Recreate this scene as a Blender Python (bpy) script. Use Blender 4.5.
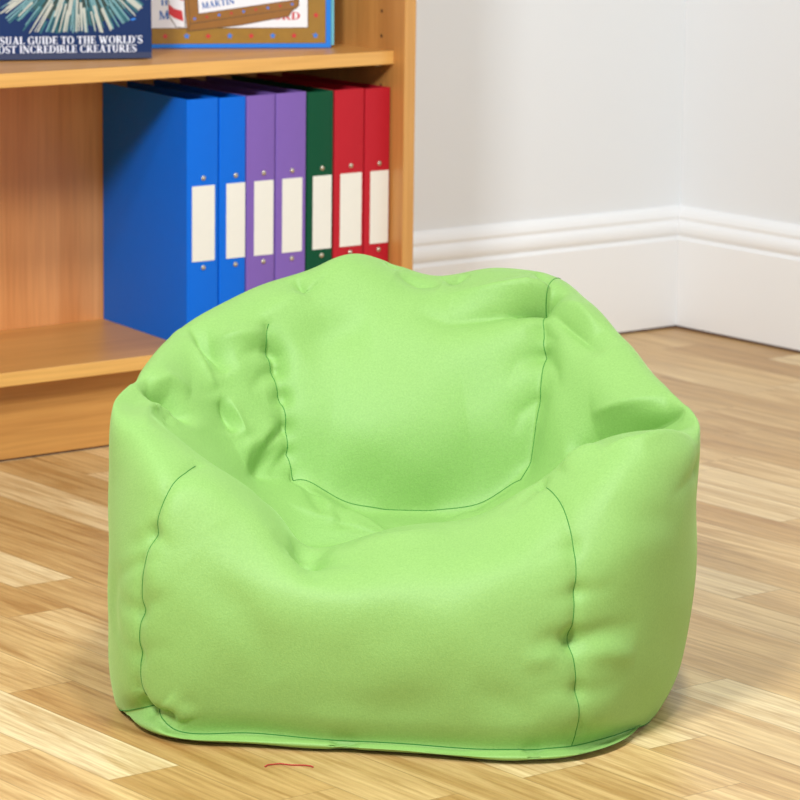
import bpy, math, random
import numpy as np
from mathutils import Matrix, Vector

for o in list(bpy.data.objects): bpy.data.objects.remove(o, do_unlink=True)
scn = bpy.context.scene
COL = scn.collection

# ------------------------------------------------------------------ camera
cam_data = bpy.data.cameras.new('camera')
cam_data.sensor_width = 36.0
cam_data.lens = 36.0*3400.0/800.0
cam_data.clip_start = 0.05
cam_data.clip_end = 60
cam = bpy.data.objects.new('camera', cam_data); COL.objects.link(cam)
RIGHT = Vector((0.7842210147960327, -0.6203567048427127, 0.012448241199948694))
DOWN = Vector((-0.1091715129385583, -0.1577023569937231, -0.9814334146345999))
FWD = Vector((0.6108019161029105, 0.768301715054259, -0.19139878246660136))
mw = Matrix.Identity(4)
for i in range(3):
    mw[i][0] = RIGHT[i]; mw[i][1] = -DOWN[i]; mw[i][2] = -FWD[i]
mw[0][3], mw[1][3], mw[2][3] = 0.0, 0.0, 0.9
cam.matrix_world = mw
cam_data.dof.use_dof = True
cam_data.dof.focus_distance = 3.12
cam_data.dof.aperture_fstop = 19.0
scn.camera = cam

# ------------------------------------------------------------------ world, lights, exposure
scn.view_settings.view_transform = 'Standard'
scn.view_settings.look = 'None'
scn.view_settings.gamma = 1.0
scn.view_settings.use_curve_mapping = False
scn.view_settings.exposure = -0.25
world = bpy.data.worlds.new('room_light'); scn.world = world
world.use_nodes = True
bg = world.node_tree.nodes['Background']
bg.inputs[0].default_value = (0.90, 0.965, 1.03, 1)
bg.inputs[1].default_value = 0.27

def area(name, loc, target, size, power, col=(1, 1, 1), sy=None):
    d = bpy.data.lights.new(name, 'AREA'); d.energy = power; d.color = col
    d.shape = 'RECTANGLE'; d.size = size; d.size_y = sy or size
    o = bpy.data.objects.new(name, d); COL.objects.link(o)
    o.location = loc
    o.rotation_euler = (Vector(target)-Vector(loc)).to_track_quat('-Z', 'Y').to_euler()
    o['kind'] = 'structure'
    return o
KD = Vector((-0.44, -1.0, 1.43)).normalized()
T0 = Vector((2.4, 3.3, 0.3))
area('ceiling_light', T0+KD*3.2, T0, 0.30, 50, (0.96, 0.985, 1.0))
T1 = Vector((2.2, 2.8, 0.2))
area('ceiling_light', T1+Vector((-1.0, -0.62, 0.90)).normalized()*2.9, T1, 0.42, 80, (0.90, 0.965, 1.03))
area('front_fill', (1.4, -1.3, 1.15), (2.2, 3.0, 0.2), 1.5, 32, (0.90, 0.965, 1.03))  # added soft fill from the camera side, no real source there

# ------------------------------------------------------------------ node helpers
def srgb(r, g, b):
    f = lambda c: (c/255/12.92) if c/255 <= 0.04045 else ((c/255+0.055)/1.055)**2.4
    return (f(r), f(g), f(b), 1)

class NT:
    def __init__(s, name):
        s.m = bpy.data.materials.new(name); s.m.use_nodes = True
        s.t = s.m.node_tree; s.b = s.t.nodes['Principled BSDF']
    def n(s, typ, **kw):
        o = s.t.nodes.new(typ)
        for k, v in kw.items():
            if k.startswith('i_'): o.inputs[int(k[2:])].default_value = v
            else: setattr(o, k, v)
        return o
    def l(s, a, b): s.t.links.new(a, b)
    def math(s, op, a, b=None, c=None):
        o = s.t.nodes.new('ShaderNodeMath'); o.operation = op
        for i, x in enumerate((a, b, c)):
            if x is None: continue
            if isinstance(x, (int, float)): o.inputs[i].default_value = x
            else: s.l(x, o.inputs[i])
        return o.outputs[0]
    def mix(s, fac, a, b, blend='MIX'):
        o = s.t.nodes.new('ShaderNodeMix'); o.data_type = 'RGBA'; o.blend_type = blend
        for i, x in ((0, fac), (6, a), (7, b)):
            if isinstance(x, (int, float, tuple)): o.inputs[i].default_value = x
            else: s.l(x, o.inputs[i])
        return o.outputs[2]
    def ramp(s, x, stops):
        o = s.t.nodes.new('ShaderNodeValToRGB'); s.l(x, o.inputs[0])
        e = o.color_ramp.elements
        while len(e) < len(stops): e.new(0.5)
        for k, (p, c) in zip(e, stops): k.position = p; k.color = c
        return o.outputs[0]
    def noise(s, vec, scale, detail=3, rough=0.5, dist=0.0):
        o = s.n('ShaderNodeTexNoise'); o.inputs['Scale'].default_value = scale
        o.inputs['Detail'].default_value = detail; o.inputs['Roughness'].default_value = rough
        o.inputs['Distortion'].default_value = dist
        s.l(vec, o.inputs['Vector']); return o.outputs[0]
    def coords(s, scale=(1, 1, 1), rot=(0, 0, 0)):
        c = s.n('ShaderNodeTexCoord'); m = s.n('ShaderNodeMapping')
        m.inputs['Scale'].default_value = scale; m.inputs['Rotation'].default_value = rot
        s.l(c.outputs['Object'], m.inputs[0]); return m.outputs[0]
    def bump(s, h, strength, dist):
        o = s.n('ShaderNodeBump'); o.inputs['Strength'].default_value = strength
        o.inputs['Distance'].default_value = dist; s.l(h, o.inputs['Height'])
        s.l(o.outputs[0], s.b.inputs['Normal'])

def plain(name, col, rough=0.5, metal=0.0, var=0.04, scale=30, bump=0.0, spec=0.5):
    """procedural material: a colour with a faint mottle"""
    k = NT(name); v = k.coords()
    f = k.noise(v, scale, 3)
    dark = tuple(c*(1-var) for c in col[:3])+(1,); light = tuple(min(1, c*(1+var)) for c in col[:3])+(1,)
    k.l(k.mix(f, dark, light), k.b.inputs['Base Color'])
    k.b.inputs['Roughness'].default_value = rough; k.b.inputs['Metallic'].default_value = metal
    k.b.inputs['Specular IOR Level'].default_value = spec
    if bump: k.bump(k.noise(v, scale*12, 2), bump, 0.001)
    return k.m

def beech(name, axis, c0, c1, rough=0.38):
    """beech-effect board, grain running along the given axis"""
    k = NT(name)
    s = {'X': (1.2, 26, 26), 'Z': (26, 26, 1.2)}[axis]
    s2 = {'X': (9, 260, 260), 'Z': (260, 260, 9)}[axis]
    a = k.noise(k.coords(s), 1.0, 4, 0.55, 0.4); b = k.noise(k.coords(s2), 1.0, 2, 0.5)
    base = k.ramp(a, [(0.3, c0), (0.7, c1)])
    fleck = k.ramp(b, [(0.35, (0.86, 0.82, 0.78, 1)), (0.62, (1, 1, 1, 1))])
    k.l(k.mix(0.6, base, fleck, 'MULTIPLY'), k.b.inputs['Base Color'])
    k.b.inputs['Roughness'].default_value = rough
    return k.m

def floor_material():
    k = NT('oak_strip_floor')
    c = k.n('ShaderNodeTexCoord'); sp = k.n('ShaderNodeSeparateXYZ'); k.l(c.outputs['Object'], sp.inputs[0])
    x, y = sp.outputs[0], sp.outputs[1]
    W, L = 0.0745, 0.42
    fx = k.math('DIVIDE', k.math('ADD', x, -0.018), W); row = k.math('FLOOR', fx)
    wn = k.n('ShaderNodeTexWhiteNoise', noise_dimensions='1D'); k.l(row, wn.inputs['W'])
    fy = k.math('ADD', k.math('DIVIDE', y, L), k.math('MULTIPLY', wn.outputs[0], 7.3))
    pid = k.math('FLOOR', fy)
    cb = k.n('ShaderNodeCombineXYZ'); k.l(row, cb.inputs[0]); k.l(pid, cb.inputs[1])
    w2 = k.n('ShaderNodeTexWhiteNoise', noise_dimensions='3D'); k.l(cb.outputs[0], w2.inputs[0])
    tone = w2.outputs[0]
    # grain coordinates shift from strip to strip
    cg = k.n('ShaderNodeCombineXYZ')
    k.l(k.math('MULTIPLY', x, 24.0), cg.inputs[0]); k.l(k.math('MULTIPLY', y, 2.0), cg.inputs[1])
    k.l(k.math('MULTIPLY', tone, 37.0), cg.inputs[2])
    g1 = k.noise(cg.outputs[0], 1.6, 5, 0.6, 1.1)
    cf = k.n('ShaderNodeCombineXYZ')
    k.l(k.math('MULTIPLY', x, 240.0), cf.inputs[0]); k.l(k.math('MULTIPLY', y, 13.0), cf.inputs[1])
    k.l(k.math('MULTIPLY', tone, 53.0), cf.inputs[2])
    g2 = k.noise(cf.outputs[0], 1.0, 3, 0.6, 0.3)
    # cathedral figure
    wv = k.n('ShaderNodeTexWave', wave_type='BANDS', bands_direction='X'); wv.inputs['Scale'].default_value = 1.3
    wv.inputs['Distortion'].default_value = 9.0; wv.inputs['Detail'].default_value = 2.0; wv.inputs['Detail Scale'].default_value = 0.6
    k.l(cg.outputs[0], wv.inputs[0])
    base = k.ramp(tone, [(0.0, srgb(200, 158, 97)), (0.3, srgb(214, 178, 119)), (0.6, srgb(228, 193, 133)), (1.0, srgb(240, 217, 168))])
    col = k.mix(0.75, base, k.ramp(g1, [(0.32, srgb(202, 178, 142)), (0.60, (1, 1, 1, 1))]), 'MULTIPLY')
    col = k.mix(0.28, col, k.ramp(g2, [(0.38, srgb(182, 154, 112)), (0.6, (1, 1, 1, 1))]), 'MULTIPLY')
    col = k.mix(0.16, col, k.ramp(wv.outputs[0], [(0.1, srgb(190, 160, 120)), (0.5, (1, 1, 1, 1))]), 'MULTIPLY')
    # joints
    ex = k.math('ABSOLUTE', k.math('SUBTRACT', k.math('FRACT', fx), 0.5)); ey = k.math('ABSOLUTE', k.math('SUBTRACT', k.math('FRACT', fy), 0.5))
    jx = k.math('GREATER_THAN', ex, 0.5-0.0009/W); jy = k.math('GREATER_THAN', ey, 0.5-0.0008/L)
    j = k.math('MAXIMUM', jx, jy)
    col = k.mix(k.math('MULTIPLY', j, 0.35), col, srgb(120, 85, 48))
    k.l(col, k.b.inputs['Base Color'])
    k.l(k.math('ADD', 0.30, k.math('MULTIPLY', g2, 0.15)), k.b.inputs['Roughness'])
    k.bump(g2, 0.08, 0.0006)
    return k.m

def bag_material():
    k = NT('lime_green_woven_polyester')
    v = k.coords()
    f = k.noise(v, 9, 3); w = k.noise(v, 520, 2, 0.7)
    fleck = k.ramp(w, [(0.3, (0.90, 0.92, 0.89, 1)), (0.7, (1.05, 1.04, 1.06, 1))])
    k.l(k.mix(1.0, k.mix(f, BAGC0, BAGC1), fleck, 'MULTIPLY'), k.b.inputs['Base Color'])
    k.b.inputs['Roughness'].default_value = 0.55
    k.b.inputs['Specular IOR Level'].default_value = 0.35
    k.b.inputs['Sheen Weight'].default_value = 0.25
    k.b.inputs['Sheen Roughness'].default_value = 0.4
    k.b.inputs['Sheen Tint'].default_value = srgb(215, 255, 170)
    h = k.noise(v, 700, 2); h2 = k.noise(v, 60, 2)
    k.bump(k.math('ADD', h, k.math('MULTIPLY', h2, 1.2)), 0.22, 0.0012)
    return k.m
BAGC0 = srgb(137, 178, 92); BAGC1 = srgb(144, 185, 99)

M = {}
M['bag'] = bag_material()
M['thread'] = plain('green_thread', srgb(52, 128, 42), 0.8)
M['shelf'] = beech('beech_board_lengthways', 'X', srgb(194, 134, 66), srgb(220, 163, 88))
M['upright'] = beech('beech_board_upright', 'Z', srgb(190, 130, 66), srgb(214, 154, 84))
M['backboard'] = beech('beech_back_board', 'Z', srgb(222, 145, 78), srgb(244, 172, 104))
M['edge'] = beech('beech_edging', 'X', srgb(226, 168, 88), srgb(240, 186, 104), 0.3)
M['edge_up'] = beech('beech_edging_upright', 'Z', srgb(200, 142, 70), srgb(220, 164, 92), 0.3)
M['wall'] = plain('white_wall_paint', srgb(233, 234, 234), 0.7, var=0.01, scale=4, bump=0.05)
M['gloss'] = plain('white_gloss_paint', srgb(243, 242, 240), 0.25, var=0.008, scale=6)
M['gap'] = plain('shadow_line_brown', srgb(96, 74, 62), 0.8)  # brown that paints in the shadow line along the floor
M['floor'] = floor_material()
M['blue'] = plain('blue_laminated_card', srgb(0, 106, 218), 0.5, var=0.03, scale=60, spec=0.22)
M['purple'] = plain('purple_laminated_card', srgb(128, 96, 176), 0.5, var=0.03, scale=60, spec=0.22)
M['green'] = plain('dark_green_laminated_card', srgb(0, 76, 48), 0.5, var=0.03, scale=60, spec=0.22)
M['red'] = plain('red_laminated_card', srgb(188, 30, 44), 0.5, var=0.03, scale=60, spec=0.22)
M['label'] = plain('cream_paper_label', srgb(238, 234, 222), 0.55, var=0.02, scale=80)
M['metal'] = plain('nickel_rivet', srgb(205, 195, 175), 0.3, 0.9)
M['board'] = plain('grey_board', srgb(70, 72, 84), 0.7)
M['paper'] = plain('page_paper', srgb(236, 230, 214), 0.8, var=0.05, scale=200)
M['navy'] = plain('navy_gloss_cover', srgb(12, 42, 92), 0.4, spec=0.25, var=0.14, scale=14)
M['navy_band'] = plain('slate_navy_cover_band', srgb(40, 50, 84), 0.4, var=0.06, scale=30)
M['deep'] = plain('deep_green_print', srgb(26, 52, 44), 0.35, var=0.3, scale=60)
M['teal'] = plain('teal_print', srgb(24, 96, 104), 0.35, var=0.25, scale=90)
M['spike'] = plain('ivory_print', srgb(190, 190, 176), 0.35, var=0.08, scale=120)
M['pale_teal'] = plain('pale_teal_print', srgb(110, 156, 160), 0.35, var=0.15, scale=120)
M['white_ink'] = plain('white_print', srgb(236, 238, 246), 0.35, var=0.01)
M['gold'] = plain('antique_gold_print', srgb(156, 112, 6), 0.35, var=0.16, scale=90)
M['gold_dark'] = plain('dark_gold_line', srgb(92, 62, 20), 0.4)
M['plank'] = plain('brown_gold_print', srgb(150, 96, 14), 0.35, var=0.12, scale=90)
M['cover_blue'] = plain('bright_blue_print', srgb(0, 122, 222), 0.4, var=0.04)
M['cyan'] = plain('pale_cyan_card', srgb(120, 208, 222), 0.5)
M['star_red'] = plain('red_print', srgb(206, 30, 36), 0.35)
M['star_blue'] = plain('blue_print', srgb(30, 124, 222), 0.35)
M['ink_blue'] = plain('dark_blue_print', srgb(22, 96, 176), 0.35)
M['cover_white'] = plain('white_cover_print', srgb(240, 236, 236), 0.3)
M['thread_red'] = plain('red_thread', srgb(176, 52, 40), 0.7)
M['hole'] = plain('dark_drilled_hole', srgb(70, 44, 24), 0.8)

# ------------------------------------------------------------------ object helpers
def mesh_obj(name, verts, faces, mats, parent=None, fm=None, smooth=False):
    me = bpy.data.meshes.new(name); me.from_pydata([tuple(v) for v in verts], [], faces)
    for m in (mats if isinstance(mats, (list, tuple)) else [mats]): me.materials.append(m)
    if fm is not None: me.polygons.foreach_set('material_index', fm)
    if smooth: me.polygons.foreach_set('use_smooth', [True]*len(me.polygons))
    me.update()
    o = bpy.data.objects.new(name, me); COL.objects.link(o)
    if parent: o.parent = parent
    return o
def thing(name, label, cat, loc=(0, 0, 0), rz=0, group=None):
    o = bpy.data.objects.new(name, None); COL.objects.link(o)
    o.empty_display_size = 0.05; o.location = loc; o.rotation_euler = (0, 0, rz)
    tag(o, label, cat, group); return o
def tag(o, label, cat, group=None):
    o['label'] = label; o['category'] = cat
    if group: o['group'] = group
def struct(o): o['kind'] = 'structure'; return o
def bevel(o, w, seg=2, angle=40):
    b = o.modifiers.new('bevel', 'BEVEL'); b.width = w; b.segments = seg; b.limit_method = 'ANGLE'; b.angle_limit = math.radians(angle)
    for p in o.data.polygons: p.use_smooth = True
    w_ = o.modifiers.new('normals', 'WEIGHTED_NORMAL'); w_.keep_sharp = False
    return o
def box(name, lo, hi, mats, parent=None, bev=0.0, front=None):
    """box; front = index of the material for the faces looking to -Y"""
    (x0, y0, z0), (x1, y1, z1) = lo, hi
    v = [(x0, y0, z0), (x1, y0, z0), (x1, y1, z0), (x0, y1, z0), (x0, y0, z1), (x1, y0, z1), (x1, y1, z1), (x0, y1, z1)]
    f = [(3, 2, 1, 0), (4, 5, 6, 7), (0, 1, 5, 4), (1, 2, 6, 5), (2, 3, 7, 6), (3, 0, 4, 7)]
    fm = [0, 0, 1 if front else 0, 0, 0, 0]
    o = mesh_obj(name, v, f, mats, parent, fm)
    if bev: bevel(o, bev)
    return o
def tube(name, pts, r, mat, parent=None, sides=6):
    pts = [Vector(p) for p in pts]; V = []; F = []
    for i, p in enumerate(pts):
        t = (pts[min(i+1, len(pts)-1)]-pts[max(i-1, 0)]).normalized()
        a = t.cross(Vector((0.13, 0.31, 0.94))).normalized(); b = t.cross(a)
        for k in range(sides):
            an = 2*math.pi*k/sides; V.append(p+a*(r*math.cos(an))+b*(r*math.sin(an)))
    n = len(pts)
    for i in range(n-1):
        for k in range(sides):
            F.append((i*sides+k, i*sides+(k+1) % sides, (i+1)*sides+(k+1) % sides, (i+1)*sides+k))
    F.append(tuple(range(sides-1, -1, -1))); F.append(tuple((n-1)*sides+k for k in range(sides)))
    return mesh_obj(name, V, F, mat, parent, smooth=True)
def revolve(name, prof, mat, parent, origin, axis='Y', n=20):
    """prof: (radius, height) pairs; height runs towards -Y"""
    V = []; F = []
    for (r, h) in prof:
        for k in range(n):
            a = 2*math.pi*k/n; V.append((origin[0]+r*math.cos(a), origin[1]-h, origin[2]+r*math.sin(a)))
    for i in range(len(prof)-1):
        for k in range(n):
            F.append((i*n+k, i*n+(k+1) % n, (i+1)*n+(k+1) % n, (i+1)*n+k))
    F.append(tuple((len(prof)-1)*n+k for k in range(n)))
    return mesh_obj(name, V, F, mat, parent, smooth=True)

# ------------------------------------------------------------------ the room
WX, WY = 3.612, 3.849          # faces of the right wall and of the wall behind the bookcase
struct(box('floor', (-1.5, -0.8, -0.05), (WX+0.1, WY+0.1, 0.0), M['floor']))
struct(box('wall_back', (-1.5, WY, 0.0), (WX+0.1, WY+0.1, 2.6), M['wall']))
struct(box('wall_right', (WX, -0.8, 0.0), (WX+0.1, WY, 2.6), M['wall']))
PROF = [(0.0, 0.004), (0.018, 0.004), (0.018, 0.1385), (0.0165, 0.1405), (0.0125, 0.1425), (0.0125, 0.1445), (0.0145, 0.1465), (0.0158, 0.152),
        (0.0152, 0.160), (0.0125, 0.1655), (0.0095, 0.1680), (0.0095, 0.1700), (0.0110, 0.1735), (0.0095, 0.1800), (0.0055, 0.1860), (0.0, 0.1895)]
def baseboard(name, along):
    V = []; F = []
    n = len(PROF)
    ends = ((-1.5, 1.0), (WX, -1.0)) if along == 'X' else ((-0.8, 1.0), (WY, -1.0))
    for (e, s) in ends:
        for d, z in PROF:
            if along == 'X': V.append((e-(d if e > 0 else 0), WY-d, z))
            else: V.append((WX-d, e-(d if e > 0 else 0), z))
    for i in range(n-1):
        q = (i, i+1, n+i+1, n+i)
        F.append(q if along == 'X' else q[::-1])
    o = mesh_obj(name, V, F, M['gloss'], smooth=True)
    o.data.set_sharp_from_angle(angle=math.radians(35))
    return struct(o)
baseboard('baseboard_back', 'X'); baseboard('baseboard_right', 'Y')
struct(box('shadow_strip_back', (-1.5, WY-0.0165, 0.0), (WX, WY, 0.0042), M['gap']))  # dark strips paint the shadow line under the baseboards
struct(box('shadow_strip_right', (WX-0.0165, -0.8, 0.0), (WX, WY-0.0165, 0.0042), M['gap']))

# ------------------------------------------------------------------ bookcase
bc = thing('bookcase', 'light beech bookcase against the white wall holding books and ring binders', 'bookcase', (2.37, 3.68, 0))
XL, XR = 1.93, 2.8185
def bpart(name, lo, hi, mats, **k):
    s = lambda p: (p[0]-2.37, p[1]-3.68, p[2])
    return box(name, s(lo), s(hi), mats, bc, **k)
bpart('side_panel', (XR, 3.5443, 0.0), (XR+0.019, 3.8205, 0.93), [M['upright'], M['edge_up']], bev=0.0012, front=1)
bpart('side_panel', (XL-0.019, 3.5443, 0.0), (XL, 3.8205, 0.93), [M['upright'], M['edge_up']], bev=0.0012, front=1)
bpart('bottom_shelf', (XL, 3.5493, 0.1016), (XR, 3.8145, 0.1196), [M['shelf'], M['edge']], bev=0.0012, front=1)
bpart('shelf', (XL, 3.5673, 0.4706), (XR, 3.8145, 0.4888), [M['shelf'], M['edge']], bev=0.0012, front=1)
bpart('top_panel', (XL, 3.5443, 0.912), (XR, 3.8145, 0.93), [M['shelf'], M['edge']], bev=0.0012, front=1)
bpart('plinth', (XL, 3.5793, 0.0025), (XR, 3.5953, 0.1016), [M['shelf'], M['shelf']], bev=0.0008)
bpart('plinth_shadow_strip', (XL, 3.5808, 0.0), (XR, 3.5940, 0.0025), M['gap'])  # dark strip painted as the shadow line below the plinth
bpart('back_panel', (XL, 3.8145, 0.1016), (XR, 3.8205, 0.912), M['backboard'])
# drilled holes for shelf pins in the right-hand side
for i in range(-1, 21):
    z = 0.5063+0.0333*(i-9)
    if 0.462 < z < 0.497: continue
    ring_ = [(XR-0.0003-2.37, 3.5948+0.0024*math.cos(2*math.pi*k/12)-3.68, z+0.0024*math.sin(2*math.pi*k/12)) for k in range(12)]
    mesh_obj('pin_hole', ring_, [tuple(range(12))], M['hole'], bc)
tube('shelf_pin', [(XR-0.0100-2.37, 3.5948-3.68, 0.4680), (XR-2.37, 3.5948-3.68, 0.4680)], 0.0025, M['metal'], bc, 10)

# ------------------------------------------------------------------ ring binders
BX = [(2.4851, 2.5352), (2.5362, 2.5787), (2.5797, 2.626), (2.6269, 2.6768), (2.6781, 2.7217), (2.723, 2.7732), (2.7745, 2.8173)]
BACK0, BACK1, NB = 2.5150, 2.8170, 7
TOPS = [0.4408, 0.4404, 0.4406, 0.4412, 0.4402, 0.4404, 0.4396]
INFO = [('blue', 'bright blue ring binder with a white spine label, leftmost in the row'),
        ('blue', 'bright blue ring binder squeezed between another blue one and a purple one'),
        ('purple', 'purple ring binder with a white spine label, next to the blue binders'),
        ('purple', 'purple ring binder with a white spine label, next to the green binder'),
        ('green', 'dark green ring binder with a white spine label'),
        ('red', 'red ring binder with a white spine label, next to the green binder'),
        ('red', 'red ring binder at the right end against the bookcase side')]
LABELS = [(2.493, 2.5285, 0.2302, 0.3285), (2.5471, 2.5769, 0.2302, 0.3285), (2.5917, 2.6225, 0.2302, 0.3285), (2.6372, 2.6697, 0.2302, 0.3285), (2.6874, 2.7182, 0.2302, 0.3285), (2.733, 2.7688, 0.2302, 0.3285), (2.7837, 2.8145, 0.2302, 0.3285)]
Z0 = 0.1198; YF = 3.5716; YB = 3.8125
for i, (c, lab) in enumerate(INFO):
    x0, x1 = BX[i][0]+0.0004, BX[i][1]-0.0004
    bw = (BACK1-BACK0)/NB; b0 = BACK0+bw*i+0.0004; b1 = b0+bw-0.0008
    ox = (x0+x1)/2; top = TOPS[i]
    t = thing('ring_binder', lab, 'ring binder', (ox, YF, Z0), 0, 'ring binders on the bottom shelf')
    H = top-Z0; D = YB-YF; th = 0.0026
    # cover: a board folded round the spine, with rounded spine corners
    def outline(inset):
        a0, a1, c0, c1 = x0-ox, x1-ox, b0-ox, b1-ox
        r = 0.0022; pts = []
        if inset == 0:
            pts.append((c0, D))
            for k in range(5):
                a = math.pi+k*math.pi/8; pts.append((a0+r+r*math.cos(a), r+r*math.sin(a)))
            for k in range(5):
                a = 1.5*math.pi+k*math.pi/8; pts.append((a1-r+r*math.cos(a), r+r*math.sin(a)))
            pts.append((c1, D))
        else:
            pts.append((c0+th, D))
            pts += [(a0+th, th)]*5+[(a1-th, th)]*5
            pts.append((c1-th, D))
        return pts
    O_, I_ = outline(0), outline(1); n = len(O_); V = []; F = []
    for z in (0, H):
        V += [(p[0], p[1], z) for p in O_]+[(p[0], p[1], z) for p in I_]
    for k in range(n-1):
        F.append((k, k+1, 2*n+k+1, 2*n+k)); F.append((n+k+1, n+k, 3*n+k, 3*n+k+1))
        F.append((2*n+k, 2*n+k+1, 3*n+k+1, 3*n+k)); F.append((k+1, k, n+k, n+k+1))
    F.append((0, 2*n, 3*n, n)); F.append((n-1, 2*n-1, 4*n-1, 3*n-1))
    cv = mesh_obj('cover', V, F, M[c], t, smooth=True); cv.data.set_sharp_from_angle(angle=math.radians(30))
    # label and rivets on the spine
    lx0, lx1, lz0, lz1 = LABELS[i]
    l = box('label', (lx0-ox, -0.0006, lz0-Z0), (lx1-ox, -0.0001, lz1-Z0), M['label'], t)
    mx = (lx0+lx1)/2-ox
    for rz_ in (lz1+0.0100, lz0-0.0085):
        revolve('rivet', [(0.0034, 0.0), (0.0034, 0.0006), (0.0026, 0.0016), (0.0015, 0.0021), (0.0005, 0.0022)], M['metal'], t, (mx, 0, rz_-Z0))
    # ring mechanism inside
    mx0, mx1 = x0-ox+0.010, x1-ox-0.010
    box('ring_mechanism', (mx0, 0.004, 0.09), (mx1, 0.0075, 0.235), M['metal'], t)
    for rz_ in (0.1225, 0.2025):
        cx_ = (mx0+mx1)/2; pts = [(cx_+0.013*math.cos(a), 0.021+0.0145*math.sin(a), rz_) for a in [k*2*math.pi/20 for k in range(21)]]
        tube('ring', pts, 0.0014, M['metal'], t, 6)

# ------------------------------------------------------------------ lettering: a small bold serif alphabet built from strokes
def quad(p, q, w0, w1=None):
    w1 = w0 if w1 is None else w1
    p, q = Vector(p), Vector(q); n = (q-p).normalized(); n = Vector((-n.y, n.x))
    return [p+n*w0/2, p-n*w0/2, q-n*w1/2, q+n*w1/2]
def arc(cx, cy, rx, ry, a0, a1, thick, thin, n=12):
    """thick where the stroke runs upright, thin where it lies flat"""
    out = []
    for k in range(n):
        A = math.radians(a0+(a1-a0)*k/n); B = math.radians(a0+(a1-a0)*(k+1)/n)
        P = []
        for a in (A, B):
            w = thin+(thick-thin)*abs(math.cos(a))**1.3
            P.append((Vector((cx+(rx)*math.cos(a), cy+(ry)*math.sin(a))), Vector((cx+(rx-w)*math.cos(a), cy+(ry-min(w, thin*1.1 if abs(math.sin(a)) > .9 else w))*math.sin(a)))))
        out.append([P[0][0], P[0][1], P[1][1], P[1][0]])
    return out
TK, TN, SF = 0.21, 0.07, 0.07
def stem(x, y0=0, y1=1, w=TK, s=True):
    q = [quad((x, y0), (x, y1), w)]
    if s:
        for y in (y0+SF/2, y1-SF/2): q.append(quad((x-w/2-0.06, y), (x+w/2+0.06, y), SF))
    return q
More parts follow.
